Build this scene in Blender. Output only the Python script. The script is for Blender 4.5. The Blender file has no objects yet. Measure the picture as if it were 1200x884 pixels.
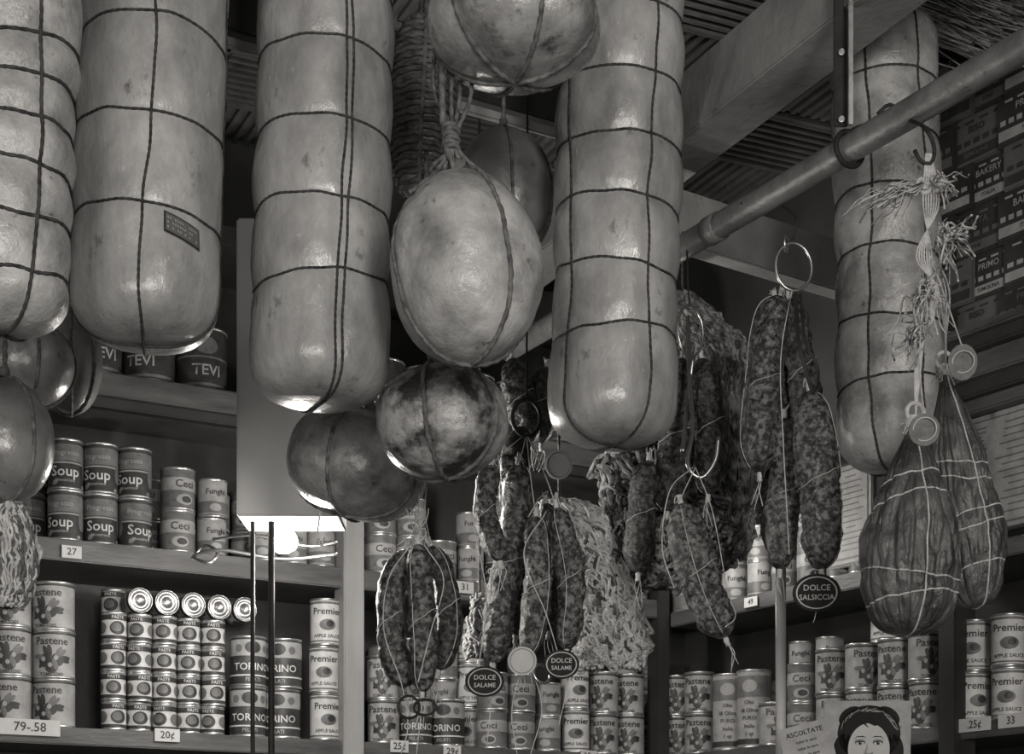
import bpy, bmesh, math, random
from mathutils import Vector, Matrix, noise
random.seed(7)
K=1.5; F=1300.0; FK=F*K; HZ=1050.0; CZ=1.5
V=Vector
def W(x,y,z): return V((x,y*K,z))
def P(px,py,d): return V(((px-600)/F*d, d*K, CZ+(HZ-py)/F*d))
TINT=(1.0,0.955,0.895)
scene=bpy.context.scene
scene.view_settings.view_transform='Standard'

# ---------------------------------------------------------------- materials
def M(name,c1,c2=None,scale=8,rough=0.5,bump=0.0,bscale=40,metal=0.0,coat=0.0,stretch=(1,1,1),
      lo=0.35,hi=0.65,detail=6,spots=None,sss=0.0,emit=0.0,rvar=0.0,spec=0.5,dist=0.0,spots2=None):
    m=bpy.data.materials.new(name); m.use_nodes=True
    nt=m.node_tree; N=nt.nodes; L=nt.links
    b=N['Principled BSDF']
    g=lambda c:(c,c,c,1)
    b.inputs['Base Color'].default_value=g(c1)
    b.inputs['Roughness'].default_value=rough
    b.inputs['Metallic'].default_value=metal
    b.inputs['Coat Weight'].default_value=coat
    b.inputs['Coat Roughness'].default_value=0.16
    b.inputs['Specular IOR Level'].default_value=spec
    if sss: 
        b.inputs['Subsurface Weight'].default_value=sss
        b.inputs['Subsurface Radius'].default_value=(0.02,0.02,0.02)
    if emit:
        b.inputs['Emission Color'].default_value=(1,.96,.9,1); b.inputs['Emission Strength'].default_value=emit
    tc=N.new('ShaderNodeTexCoord'); mp=N.new('ShaderNodeMapping')
    mp.inputs['Scale'].default_value=stretch
    L.new(tc.outputs['Object'],mp.inputs['Vector'])
    if c2 is not None:
        n=N.new('ShaderNodeTexNoise'); n.inputs['Scale'].default_value=scale; n.inputs['Detail'].default_value=detail
        n.inputs['Roughness'].default_value=0.62; n.inputs['Distortion'].default_value=dist
        L.new(mp.outputs[0],n.inputs['Vector'])
        r=N.new('ShaderNodeValToRGB'); r.color_ramp.elements[0].position=lo; r.color_ramp.elements[1].position=hi
        r.color_ramp.elements[0].color=g(c1); r.color_ramp.elements[1].color=g(c2)
        L.new(n.outputs['Fac'],r.inputs['Fac']); out=r.outputs['Color']
        for sp in (spots,spots2):
            if not sp: continue
            ss,sc,slo,shi=sp
            n2=N.new('ShaderNodeTexNoise'); n2.inputs['Scale'].default_value=ss; n2.inputs['Detail'].default_value=8
            n2.inputs['Roughness'].default_value=.7
            L.new(mp.outputs[0],n2.inputs['Vector'])
            r2=N.new('ShaderNodeValToRGB'); r2.color_ramp.elements[0].position=slo; r2.color_ramp.elements[1].position=shi
            r2.color_ramp.elements[0].color=(0,0,0,1); r2.color_ramp.elements[1].color=(1,1,1,1)
            L.new(n2.outputs['Fac'],r2.inputs['Fac'])
            mx=N.new('ShaderNodeMix'); mx.data_type='RGBA'; mx.inputs[7].default_value=g(sc)
            L.new(r2.outputs['Color'],mx.inputs[0]); L.new(out,mx.inputs[6]); out=mx.outputs[2]
        L.new(out,b.inputs['Base Color'])
        if rvar:
            mr=N.new('ShaderNodeMapRange'); mr.inputs[3].default_value=max(.05,rough-rvar); mr.inputs[4].default_value=rough+rvar
            mr.inputs[1].default_value=.3; mr.inputs[2].default_value=.7
            nn=N.new('ShaderNodeTexNoise'); nn.inputs['Scale'].default_value=scale*2.3; nn.inputs['Detail'].default_value=6
            L.new(mp.outputs[0],nn.inputs['Vector']); L.new(nn.outputs['Fac'],mr.inputs[0]); L.new(mr.outputs[0],b.inputs['Roughness'])
    if bump:
        n=N.new('ShaderNodeTexNoise'); n.inputs['Scale'].default_value=bscale; n.inputs['Detail'].default_value=7; n.inputs['Roughness'].default_value=.6
        L.new(mp.outputs[0],n.inputs['Vector'])
        bp=N.new('ShaderNodeBump'); bp.inputs['Strength'].default_value=bump; bp.inputs['Distance'].default_value=0.01
        L.new(n.outputs['Fac'],bp.inputs['Height']); L.new(bp.outputs[0],b.inputs['Normal'])
        L.new(bp.outputs[0],b.inputs['Coat Normal'])
    return m
wax   =M('cheese_wax',.18,.37,9,.36,.36,26,coat=.32,stretch=(1,1,.6),lo=.36,hi=.64,spots=(24,.07,.61,.72),spots2=(80,.48,.64,.74),rvar=.14,sss=.04)
wax2  =M('cheese_wax_pale',.16,.42,11,.38,.48,34,coat=.3,lo=.34,hi=.64,spots=(28,.06,.60,.70),spots2=(60,.52,.62,.74),rvar=.16,sss=.04)
waxg  =M('cheese_rind_gloss',.12,.33,13,.26,.42,30,coat=.45,lo=.36,hi=.64,spots=(24,.05,.58,.70),rvar=.12)
waxd  =M('cheese_rind_mottled',.025,.30,15,.34,.5,35,coat=.25,lo=.40,hi=.56,spots=(45,.05,.58,.7),rvar=.14)
waxk  =M('cheese_rind_dark',.09,.20,10,.28,.3,26,coat=.45,spots=(30,.04,.6,.7))
cordd =M('cord_dark',.018,.06,60,.85,spec=.2)
cordm =M('cord_mid',.05,.16,60,.85,spec=.2)
cordl =M('cord_pale',.32,.52,60,.85,spec=.2)
salm  =M('salami_skin',.014,.17,95,.42,.7,90,coat=.2,lo=.44,hi=.62,detail=8,spots=(44,.36,.61,.70),spots2=(26,.012,.55,.66),spec=.4)
salk  =M('salami_skin_dark',.010,.09,95,.45,.7,90,coat=.12,lo=.45,hi=.64,detail=8,spots=(44,.18,.62,.70),spec=.35)
hamm  =M('ham_skin',.028,.115,14,.34,1.0,40,coat=.28,stretch=(1,1,.45),dist=.8,lo=.36,hi=.66,spots=(60,.22,.60,.72),spots2=(22,.012,.58,.68),rvar=.14)
twist =M('twine_pale',.28,.55,50,.85,spec=.2)
twisd =M('twine_brown',.05,.34,34,.8,lo=.42,hi=.6,spec=.2)
twcore=M('bundle_core',.012,.04,30,.9,spec=.2)
straw =M('straw',.10,.30,30,.7)
steel =M('steel',.35,.5,20,.28,.05,60,metal=.9)
iron  =M('iron_dark',.012,.03,20,.6,.1,60,spec=.2)
pipem =M('pipe_painted',.12,.22,14,.40,.25,60,metal=.2,spots=(40,.04,.60,.72))
polem =M('pole_pale',.40,.5,10,.4)
panel =M('panel_enamel',.62,.74,3,.5,.04,40,spots=(30,.45,.68,.8))
wood  =M('shelf_wood',.04,.085,6,.5,.15,30,stretch=(1,1,6))
woodk =M('wood_dark',.012,.03,6,.5,.1,30)
woodl =M('wood_pale',.18,.28,7,.55,.1,30,stretch=(1,1,.2))
beamm =M('beam_wood',.18,.28,6,.7,.3,30,spots=(20,.09,.62,.75))
tin   =M('tin_ceiling',.08,.15,8,.45,.15,40,spots=(12,.05,.6,.7))
wallm =M('wall_plaster',.05,.08,4,.8)
floorm=M('floor_boards',.10,.16,5,.6)
lab0=M('label_white',.38,.52,30,.5,spots=(60,.20,.60,.72),spec=.35)
lab1=M('label_light',.20,.31,30,.5,spots=(60,.10,.60,.72),spec=.35)
lab2=M('label_mid',.08,.14,30,.5,spots=(50,.03,.6,.7),spec=.35)
lab3=M('label_dark',.018,.04,30,.5,spots=(60,.09,.62,.7),spec=.35)
tinm=M('can_tin',.4,.5,10,.34,metal=.85)
tagd=M('tag_dark',.02,.03,30,.9,spec=.1)
tagl=M('tag_light',.38,.45,30,.8,spec=.1)
tagm=M('tag_mid',.12,.18,60,.7,.5,80,spec=.2)
boxd=M('carton_dark',.02,.04,10,.7,spec=.2)
boxm=M('carton_mid',.07,.10,10,.7,spec=.2)
boxl=M('carton_print',.20,.28,20,.7,spec=.2)
glassb=M('bulb_glow',.9,emit=90)
paper=M('paper',.42,.48,10,.8,spec=.1)
ink=M('ink',.015,.025,10,.8,spec=.1)
skin=M('poster_face',.40,.45,20,.8,spec=.1)
skins=M('poster_face_shade',.22,.27,20,.8,spec=.1)

# ---------------------------------------------------------------- mesh builder
def frames(pts):
    n=len(pts); T=[]
    for i in range(n):
        a=pts[max(0,i-1)]; b=pts[min(n-1,i+1)]
        t=(b-a); 
        if t.length<1e-9: t=V((0,0,1))
        T.append(t.normalized())
    up=V((0,0,1)) if abs(T[0].z)<.9 else V((1,0,0))
    u=T[0].cross(up).normalized(); out=[]
    for i in range(n):
        u=(u-T[i]*u.dot(T[i]))
        if u.length<1e-6: u=T[i].orthogonal()
        u.normalize(); w=T[i].cross(u); out.append((u.copy(),w))
    return out
def cat(pts,step=None,n=None):
    if len(pts)==2: q=[pts[0],pts[0].lerp(pts[1],.5),pts[1]]
    else: q=list(pts)
    ext=[q[0]*2-q[1]]+q+[q[-1]*2-q[-2]]; res=[]
    segn=len(q)-1
    for i in range(segn):
        p0,p1,p2,p3=ext[i:i+4]
        k=n if n else max(2,int((p2-p1).length/step))
        for j in range(k):
            t=j/k
            res.append(0.5*((2*p1)+(-p0+p2)*t+(2*p0-5*p1+4*p2-p3)*t*t+(-p0+3*p1-3*p2+p3)*t**3))
    res.append(q[-1].copy()); return res
_tc={}
def textmesh(s,size=1.0,bend=True):
    k=(s,bend)
    if k not in _tc:
        c=bpy.data.curves.new('t','FONT'); c.body=s; c.size=1; c.align_x='CENTER'; c.align_y='CENTER'; c.resolution_u=2
        c.offset=0.012
        o=bpy.data.objects.new('t',c); scene.collection.objects.link(o)
        dg=bpy.context.evaluated_depsgraph_get(); dg.update()
        me=bpy.data.meshes.new_from_object(o.evaluated_get(dg))
        bm=bmesh.new(); bm.from_mesh(me)
        bmesh.ops.triangulate(bm,faces=bm.faces[:])
        if bend and bm.verts:
            x0=min(v.co.x for v in bm.verts); x1=max(v.co.x for v in bm.verts)
            x=x0+.15
            while x<x1:
                bmesh.ops.bisect_plane(bm,geom=bm.verts[:]+bm.edges[:]+bm.faces[:],plane_co=(x,0,0),plane_no=(1,0,0)); x+=.2
        bm.verts.index_update()
        _tc[k]=([(v.co.x,v.co.y) for v in bm.verts],[[v.index for v in f.verts] for f in bm.faces])
        bm.free(); bpy.data.objects.remove(o); bpy.data.curves.remove(c); bpy.data.meshes.remove(me)
    vs,fs=_tc[k]
    return [(x*size,y*size) for x,y in vs],fs
class MB:
    def __init__(s): s.v=[];s.f=[];s.m=[];s.s=[];s.mats=[]
    def mi(s,m):
        if m not in s.mats: s.mats.append(m)
        return s.mats.index(m)
    def add(s,vs,fs,mat,smooth=True):
        o=len(s.v); s.v.extend(vs); k=s.mi(mat)
        for f in fs: s.f.append([i+o for i in f]); s.m.append(k); s.s.append(smooth)
    def sweep(s,pts,rad,mat,n=8,lobes=0,pitch=.02,nz=0,nsc=30,cap=True,flat=1.0):
        fr=frames(pts); vs=[]; dist=0
        for i,p in enumerate(pts):
            if i: dist+=(p-pts[i-1]).length
            r=rad[i] if isinstance(rad,(list,tuple)) else rad
            u,w=fr[i]
            for j in range(n):
                a=2*math.pi*j/n; rr=r
                if lobes:
                    ph=dist/pitch*2*math.pi/lobes
                    rr=r*(.68+.4*abs(math.cos((a-ph)*lobes/2)))
                q=p+u*(math.cos(a)*rr)+w*(math.sin(a)*rr*flat)
                if nz: q=q+(q-p)*(nz*noise.noise(q*nsc)+nz*.5*noise.noise(q*nsc*2.7))
                vs.append(q)
        fs=[]
        for i in range(len(pts)-1):
            for j in range(n):
                a=i*n+j;b=i*n+(j+1)%n
                fs.append([a,b,b+n,a+n])
        if cap:
            fs.append(list(range(n))[::-1]); k=(len(pts)-1)*n; fs.append([k+j for j in range(n)])
        s.add(vs,fs,mat)
    def rope(s,pts,r,mat,step=None,lobes=2):
        s.sweep(cat(pts,step or max(r*1.1,.0025)),r,mat,8,lobes,r*5)
    def wire(s,pts,r,mat,step=.008,n=8): s.sweep(cat(pts,step),r,mat,n)
    def torus(s,c,R,r,mat,nrm=V((0,-1,0)),sx=1,sy=1,n=32):
        z=nrm.normalized(); x=z.cross(V((0,0,1)))
        x=x.normalized() if x.length>1e-3 else V((1,0,0)); y=z.cross(x)
        vs=[];fs=[];k=8
        for i in range(n):
            a=2*math.pi*i/n; e=x*math.cos(a)*sx+y*math.sin(a)*sy; en=e.normalized()
            for j in range(k):
                b=2*math.pi*j/k; vs.append(c+e*R+en*(r*math.cos(b))+z*(r*math.sin(b)))
        for i in range(n):
            for j in range(k):
                fs.append([i*k+j,i*k+(j+1)%k,((i+1)%n)*k+(j+1)%k,((i+1)%n)*k+j])
        s.add(vs,fs,mat)
    def disc(s,c,Rx,Ry,th,mat,nrm=V((0,-1,0)),rim=None,n=36):
        z=nrm.normalized(); x=z.cross(V((0,0,1))).normalized()*-1; y=V((0,0,1)); y=(y-z*y.dot(z)).normalized()
        prof=[(0,.5),(.8,.5),(.86,.62),(.96,.6),(1,.4),(1,-.4),(.9,-.5),(0,-.5)]
        vs=[];fs=[]
        for r,h in prof:
            for i in range(n):
                a=2*math.pi*i/n; vs.append(c+x*(Rx*r*math.cos(a))+y*(Ry*r*math.sin(a))+z*(h*th))
        fa=[];fb=[]
        for k in range(len(prof)-1):
            for i in range(n):
                q=[k*n+i,k*n+(i+1)%n,(k+1)*n+(i+1)%n,(k+1)*n+i]
                (fb if k==1 else fa).append(q)
        o=len(s.v); s.add(vs,fa,mat,False)
        kk=s.mi(rim or mat)
        for q in fb: s.f.append([i+o for i in q]); s.m.append(kk); s.s.append(True)
    def box(s,c,ex,ey,ez,mat,bev=0):
        if not bev:
            vs=[c+ex*i+ey*j+ez*k for i in(-1,1) for j in(-1,1) for k in(-1,1)]
            fs=[[0,1,3,2],[4,6,7,5],[0,4,5,1],[2,3,7,6],[0,2,6,4],[1,5,7,3]]
            s.add(vs,fs,mat,False); return
        bm=bmesh.new(); bmesh.ops.create_cube(bm,size=2)
        for v in bm.verts: v.co=V((v.co.x*ex.length,v.co.y*ey.length,v.co.z*ez.length))
        bmesh.ops.bevel(bm,geom=bm.edges[:],offset=bev,segments=2,affect='EDGES')
        bm.verts.index_update(); a,b,d=ex.normalized(),ey.normalized(),ez.normalized()
        s.add([c+a*v.co.x+b*v.co.y+d*v.co.z for v in bm.verts],[[v.index for v in f.verts] for f in bm.faces],mat,False); bm.free()
    def beam(s,a,b,w,h,mat,bev=.004):
        d=(b-a); e=d.normalized(); side=e.cross(V((0,0,1))).normalized(); up=side.cross(e)
        s.box((a+b)/2,d/2,side*(w/2),up*(h/2),mat,bev)
    def text(s,t,size,o,x,y,mat):
        vs,fs=textmesh(t,size,False); s.add([o+x*a+y*b for a,b in vs],fs,mat,False)
    def poly(s,pts,o,x,y,mat):
        s.add([o+x*a+y*b for a,b in pts],[list(range(len(pts)))],mat,False)
    def lathe(s,prof,c,mat,n=24,smooth=True,z=V((0,0,1)),x=V((1,0,0))):
        y=z.cross(x); vs=[];fs=[]
        for r,h in prof:
            for i in range(n):
                a=2*math.pi*i/n; vs.append(c+x*(r*math.cos(a))+y*(r*math.sin(a))+z*h)
        for k in range(len(prof)-1):
            for i in range(n): fs.append([k*n+i,k*n+(i+1)%n,(k+1)*n+(i+1)%n,(k+1)*n+i])
        s.add(vs,fs,mat,smooth)
    def mesh(s,name,org=None):
        me=bpy.data.meshes.new(name)
        if org is None:
            lo=[min(v[i] for v in s.v) for i in range(3)]; hi=[max(v[i] for v in s.v) for i in range(3)]
            org=V([(lo[i]+hi[i])/2 for i in range(3)])
        me.from_pydata([tuple(v-org) for v in s.v],[],s.f)
        for m in s.mats: me.materials.append(m)
        me.polygons.foreach_set('material_index',s.m); me.polygons.foreach_set('use_smooth',s.s)
        me.update(); return me,org
    def finish(s,name,parent=None):
        me,org=s.mesh(name); o=bpy.data.objects.new(name,me); o.location=org
        scene.collection.objects.link(o)
        if parent: o.parent=parent; o.location=org-parent.location
        return o
def empty(name,loc=(0,0,0)):
    o=bpy.data.objects.new(name,None); o.location=loc; o.empty_display_size=.05
    scene.collection.objects.link(o); return o

# ---------------------------------------------------------------- netted bodies
def prof_long(L,R,cb,ct,p=2.6,taper=0.0):
    out=[]
    for i in range(26):
        a=math.pi/2*i/25; out.append((cb*(1-max(0,math.cos(a))**(2/p)),R*math.sin(a)**(2/p)))
    s=cb+.005
    while s<L-ct:
        out.append((s,R)); s+=.005
    for i in range(14):
        a=math.pi/2*(1-i/13); out.append((L-ct*(1-max(0,math.cos(a))**(2/p)),R*math.sin(a)**(2/p)))
    return [(s,r*(1-taper*s/L)) for s,r in out]
def prof_ball(H,R,p=2.1,pear=0):
    out=[]
    for i in range(81):
        a=math.pi*i/80; c=math.cos(a); sg=1 if c>0 else -1
        s=H/2*(1-sg*abs(c)**(2/p)); r=R*max(0,math.sin(a))**(2/p)
        out.append((s,r*(1-pear*(s/H-.4))))
    return out
def prof_pts(H,ctrl,n=80):
    pts=cat([V((a*H,b,0)) for a,b in ctrl],n=max(4,n//len(ctrl)))
    return [(p.x,max(0,p.y)) for p in pts]
def netted(name,prof,base,axis,bands,merids,mat,cmat,cr=.003,pin=.035,w=.022,amp=.02,nseg=110,tilt=.01,
           hang=None,seed=0,extra=None,creases=0,wob=.05,nsc=6,finish=True,fine=.005):
    b=MB(); rnd=random.Random(seed); L=prof[-1][0]; R=max(r for s,r in prof)
    ez=axis.normalized(); ef=V((-base.x,-base.y,0)); ef=(ef-ez*ef.dot(ez)).normalized(); er=ez.cross(ef)
    ss=[p[0] for p in prof]
    def ri(s):
        s=max(0,min(L,s))
        for i in range(len(ss)-1):
            if ss[i+1]>=s:
                d=ss[i+1]-ss[i]; t=0 if d<1e-9 else (s-ss[i])/d
                return prof[i][1]*(1-t)+prof[i+1][1]*t
        return prof[-1][1]
    bd=[(s if not isinstance(s,tuple) else s[0],(rnd.uniform(-tilt,tilt) if not isinstance(s,tuple) else s[1]),(rnd.uniform(0,6) if not isinstance(s,tuple) else s[2])) for s in bands]
    zb=lambda k,th:bd[k][0]+bd[k][1]*math.cos(th-bd[k][2])+.005*noise.noise(V((math.cos(th)*2,math.sin(th)*2,k*7+seed)))
    ml=[]
    for m in merids: ml+= [(m,rnd.uniform(0,6)),(m+math.pi,rnd.uniform(0,6))]
    def mth(k,s): return ml[k][0]+(wob*math.sin(s*9+ml[k][1])+wob*.7*noise.noise(V((s*14,k*5.3,seed))))*min(1,s/.05)
    off=V((seed*3.1,seed*1.7,0))
    def rad(s,th,r):
        q=V((r*math.cos(th),r*math.sin(th),s))
        k=1+amp*noise.noise(q*nsc+off)+amp*.5*noise.noise(q*nsc*2.6+off)+fine*noise.noise(q*48+off)
        if creases:
            c1=1-abs(noise.noise(V((th*2.2,s*5,seed))))*2; c2=1-abs(noise.noise(V((th*5,s*9,seed+5))))*2
            k-=creases*(max(0,c1)**4)+creases*.6*(max(0,c2)**3)
        pp=0
        for i in range(len(bd)):
            d=abs(s-zb(i,th)); 
            if d<w*4: pp=max(pp,math.exp(-d/w))
        for i in range(len(ml)):
            dt=(th-mth(i,s)+math.pi)%(2*math.pi)-math.pi; d=abs(dt)*r
            if d<w*4: pp=max(pp,math.exp(-d/w)*.8)
        return max(0,r*k-pin*R*pp*min(1,r/R*1.3))
    def S(s,th,r=None,o=0,nr=1,nz=0):
        if r is None: r=ri(s)
        rr=rad(s,th,r)
        return base+ez*(s+o*nz)+(ef*math.cos(th)+er*math.sin(th))*(rr+o*nr)
    vs=[];fs=[]
    for s,r in prof:
        for j in range(nseg): vs.append(S(s,2*math.pi*j/nseg,max(r,.0006)))
    for i in range(len(prof)-1):
        for j in range(nseg):
            fs.append([i*nseg+j,i*nseg+(j+1)%nseg,(i+1)*nseg+(j+1)%nseg,(i+1)*nseg+j])
    b.add(vs,fs,mat)
    for k in range(len(bd)):
        pts=[S(zb(k,a),a,None,cr*.45) for a in [2*math.pi*i/72 for i in range(73)]]
        b.sweep(cat(pts,cr*1.2),cr,cmat,8,2,cr*5)
    for k in range(0,len(ml),2):
        pts=[]
        for kk,order in ((k,1),(k+1,0)):
            idx=list(range(len(prof)))[::2]
            if order: idx=idx[::-1]
            for i in idx:
                s,r=prof[i]
                i0=max(0,i-1);i1=min(len(prof)-1,i+1)
                ds=prof[i1][0]-prof[i0][0]; dr=prof[i1][1]-prof[i0][1]; l=math.hypot(ds,dr) or 1
                pts.append(S(s,mth(kk,s),max(r,.0005),cr*.5,ds/l,-dr/l))
        q=[pts[0]]
        for p_ in pts[1:]:
            if (p_-q[-1]).length>.004: q.append(p_)
        b.sweep(cat(q,cr*1.3),cr,cmat,8,2,cr*5)
    if hang:
        top=base+ez*L
        b.rope([top-ez*.01]+hang,cr*1.4,cmat)
        b.sweep(cat([top-ez*.012,top+ez*.002,top+ez*.018],.004),cr*2.6,cmat,10,0,nz=.3,nsc=200)
    if extra: extra(b,S,zb)
    return b.finish(name) if finish else b
CEIL=CZ+1.95
def k_adj(prof,tan): return max(r*tan-s for s,r in prof)
def long_cheese(name,xt,xb,yb,wid,d,bands,merids,mat,cmat=cordd,cap=.8,p=3.0,taper=0,topz=None,**kw):
    R=wid/2/F*d*1.0
    tan=(HZ-yb)/FK
    A=P(xb,yb,d); T=P(xt,0,d); ax=(T-A).normalized()
    z1=topz if topz else CZ+1.72
    L0=(z1-A.z)
    prof=prof_long(L0,R,R*cap,R*.7,p,taper)
    adj=k_adj(prof,tan); base=A+ax*adj
    bs=[]
    for y in bands:
        t=0
        if isinstance(y,tuple): y,t,ph=y
        s=CZ+(HZ-y)*(d*K-R)/FK-base.z
        bs.append((s,t,ph) if t else s)
    bs=[s for s in bs if (s[0] if isinstance(s,tuple) else s)>.01]
    last=max([(s[0] if isinstance(s,tuple) else s) for s in bs]); s=last+.11
    while s<prof[-1][0]-.05: bs.append(s); s+=.11
    top=base+ax*prof[-1][0]
    return netted(name,prof,base,ax,bs,merids,mat,cmat,hang=[V((top.x,top.y,CEIL))],**kw)
def ball_cheese(name,cx,cy,rx,ry,d,merids,mat,cmat=cordm,bands=(),pear=0,p=2.1,hang=None,lean=0,**kw):
    R=rx/F*d; tan=(HZ-cy)/FK
    rz=math.sqrt(max((.6*rx)**2,ry*ry-(rx*tan)**2))/F*d
    c=P(cx,cy,d); ax=V((lean,0,1)).normalized(); base=c-ax*rz
    prof=prof_ball(2*rz,R,p,pear); top=base+ax*2*rz
    if hang is None: hang=[V((top.x,top.y,CEIL))]
    return netted(name,prof,base,ax,[2*rz*b for b in bands],merids,mat,cmat,hang=hang,**kw)

def tag_extra(b,S,zb):
    n=10; tc=.46
    for lay,(w0,h0,o,m_) in enumerate([(.50,.030,.0010,tagd),(.46,.025,.0018,boxm)]):
        vs=[];fs=[]
        for i in range(n+1):
            th=tc-w0/2+w0*i/n
            for hh in(-.5,.5): vs.append(S(.135+hh*h0-(th-tc)*.03,th,None,o+.0015))
        for i in range(n): fs.append([i*2,i*2+2,i*2+3,i*2+1])
        b.add(vs,fs,m_,True)
    for row in (-.007,.0,.007):
        for i in range(13):
            if random.random()<.2: continue
            t0=tc-.21+.42*i/13
            b.add([S(.135+row+a-(t-tc)*.03,t,None,.0040) for a,t in ((-.0015,t0),(-.0015,t0+.018),(.0015,t0+.018),(.0015,t0))],[[0,1,2,3]],lab1,False)

long_cheese('provolone_salami_cheese',10,2,400,165,1.44,[22,72,122,176,232,300],[.45,-.6],wax2,cap=1.0,p=2.8,seed=1,cr=.0026,pin=.09,amp=.09,cmat=cordd,w=.02,wob=.07)
long_cheese('provolone_salami_cheese',182,168,417,174,1.6,[14,119,232,(372,.012,3.6)],[-.03,1.45],wax,p=3.1,seed=2,cr=.0021,extra=tag_extra,pin=.05,w=.022,amp=.035,wob=.06)
long_cheese('provolone_salami_cheese',382,372,485,164,1.73,[40,131,224,309],[.29,.39],wax,p=3.0,seed=3,cr=.0021,pin=.065,w=.022,amp=.035,wob=.05)
long_cheese('provolone_salami_cheese',728,717,530,150,1.9,[70,148,225,300,376],[.58,-.85],wax,p=3.0,seed=4,cr=.0023,pin=.07,w=.020,amp=.04,wob=.06)
long_cheese('provolone_salami_cheese',1034,1045,558,125,2.2,[72,142,212,285,360,438],[-.33,.75],wax2,cap=1.0,p=2.7,seed=5,cr=.0025,pin=.08,topz=CZ+1.74,w=.022,amp=.05,wob=.07)

ball_cheese('provolone_ball',604,28,106,88,1.6,[-.75,.35,1.3],waxg,seed=6,cr=.0036,pin=.11,w=.035,cmat=cordm,amp=.06)
ball_cheese('provolone_ball',545,315,91,117,1.6,[.62,-1.25],wax2,seed=7,cr=.0038,pin=.08,amp=.11,cmat=cordm,pear=.12,lean=-.06,fine=.012,
    hang=[P(522,165,1.6),P(518,90,1.62),P(520,-60,1.65),W(-.1,1.66,CEIL)])
ball_cheese('provolone_ball',590,228,60,80,2.0,[.15,1.3],waxk,seed=8,cr=.003,pin=.05,pear=.1)
ball_cheese('smoked_cheese_ball',519,495,81,70,1.78,[-.28,.9],waxd,seed=9,cr=.004,pin=.11,w=.035,amp=.07,lean=-.08,fine=.01,
    hang=[P(500,380,1.9),P(500,100,1.95),W(-.15,1.98,CEIL)])
def kx(b,S,zb):
    b.rope([P(375,600,1.98),P(373,618,1.98),P(371,632,1.98),P(377,640,1.98),P(380,630,1.98)],.0018,cordl)
ball_cheese('provolone_ball',418,545,82,64,2.0,[-.35,1.2],waxg,seed=10,cr=.0035,pin=.08,amp=.07,p=2.5,lean=.25,extra=kx,
    hang=[P(440,400,2.0),P(440,0,2.0),W(-.25,2.0,CEIL)])
ball_cheese('provolone_ball',28,428,60,56,1.9,[.3,1.5],waxk,seed=11,cr=.003,pin=.04)
ball_cheese('provolone_ball',84,425,36,62,2.12,[.0,.9],waxk,seed=12,cr=.003,pin=.06)
ball_cheese('provolone_ball',6,517,56,74,1.76,[.6,-.5],waxk,seed=13,cr=.003,pin=.04,hang=[P(6,300,1.8),P(6,-50,1.8),W(-.8,1.85,CEIL)])

R=34/F*1.97
prof=prof_ball(.33,R*1.1,2.6)
base=P(492,235,1.97)
netted('rope_wrapped_cheese',prof,base,V((0.03,0,1)),[.02+.0125*i for i in range(24)],[0],waxk,cordm,cr=.0048,pin=.02,amp=.02,tilt=.002,seed=14,hang=[P(500,-20,1.97),W(-.15,1.97,CEIL)])
b=MB()
for i,(x0,x1) in enumerate([(516,512),(524,520),(532,530),(540,545),(548,560),(512,505)]):
    d=1.62+.01*(i%2)
    b.rope([P(530,-70,1.66),P(x0,40,d+.02),P(x0+4*math.sin(i*2),110,d),P(530+2*(i-2),165,1.6),P(x1,200,1.6),P(x1+(i-2)*16,226,1.55 if i%2 else 1.57)],.0034,cordm)
for i in range(6):
    b.torus(P(527+i%2*3,150+i*5,1.6),.009,.0035,cordm,V((0,.3,1)))
b.finish('hanging_rope_bunch')
# ---------------------------------------------------------------- rails, pipe, beams
def pipe_pt(t): return W(.355+.459*t,2.31-.55*t,CZ+1.35)
pd=V((.459,-.55*K,0)).normalized()
b=MB()
b.sweep([pipe_pt(t) for t in [-.8+.1*i for i in range(29)]],.0255,pipem,20,nz=.03,nsc=20)
for t in (.12,1.4): 
    c=pipe_pt(t); b.lathe([(.026,-.02),(.029,-.018),(.029,.018),(.026,.02)],c,pipem,20,z=pd,x=V((0,0,1)))
b.finish('overhead_pipe')
b=MB()
c=pipe_pt(.555)
b.box(c+V((-.02,-.02,.32)),V((.013,0,0)),V((0,.003,0)),V((0,0,.29)),iron,.002)
b.box(c+V((-.008,-.05,.32)),V((.004,0,0)),V((0,.004,0)),V((0,0,.30)),steel,.001)
b.torus(c,.031,.005,iron,pd)
for k in (.04,.16,.28): b.disc(c+V((-.02,-.028,k)),.006,.006,.006,steel)
b.finish('pipe_hanger_strap')
b=MB(); d0=V((.576,-.817*K,0)).normalized()
a0=W(.40,2.36,CZ+1.66); b.beam(a0-d0*1.1,a0+d0*2.0,.12,.14,beamm)
b.finish('ceiling_beam')
b=MB(); b.beam(W(-.9,1.83,CZ+1.58),W(.33,2.32,CZ+1.58),.06,.09,woodk)
b.beam(W(-.9,1.79,CZ+1.50),W(.33,2.28,CZ+1.50),.012,.02,woodl); b.finish('ceiling_beam')
b=MB(); b.beam(W(.1,2.30,CZ+1.475),W(.86,2.66,CZ+1.475),.05,.12,beamm); b.finish('ceiling_beam')
b=MB()
for i in range(420):
    t=random.random(); y0=random.uniform(-60,25)+t*20
    A=P(830+random.uniform(0,160),y0-60+random.uniform(-20,15),2.5+random.uniform(-.05,.05)); B=P(1190+random.uniform(-60,60),20+y0+random.uniform(-10,30),2.25+random.uniform(-.06,.06))
    m_=A.lerp(B,.5)+V((0,0,random.uniform(-.015,.02)))
    b.sweep(cat([A,m_,B],n=4),random.uniform(.0010,.002),straw,4)
b.finish('straw_thatch_bundle')

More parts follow.
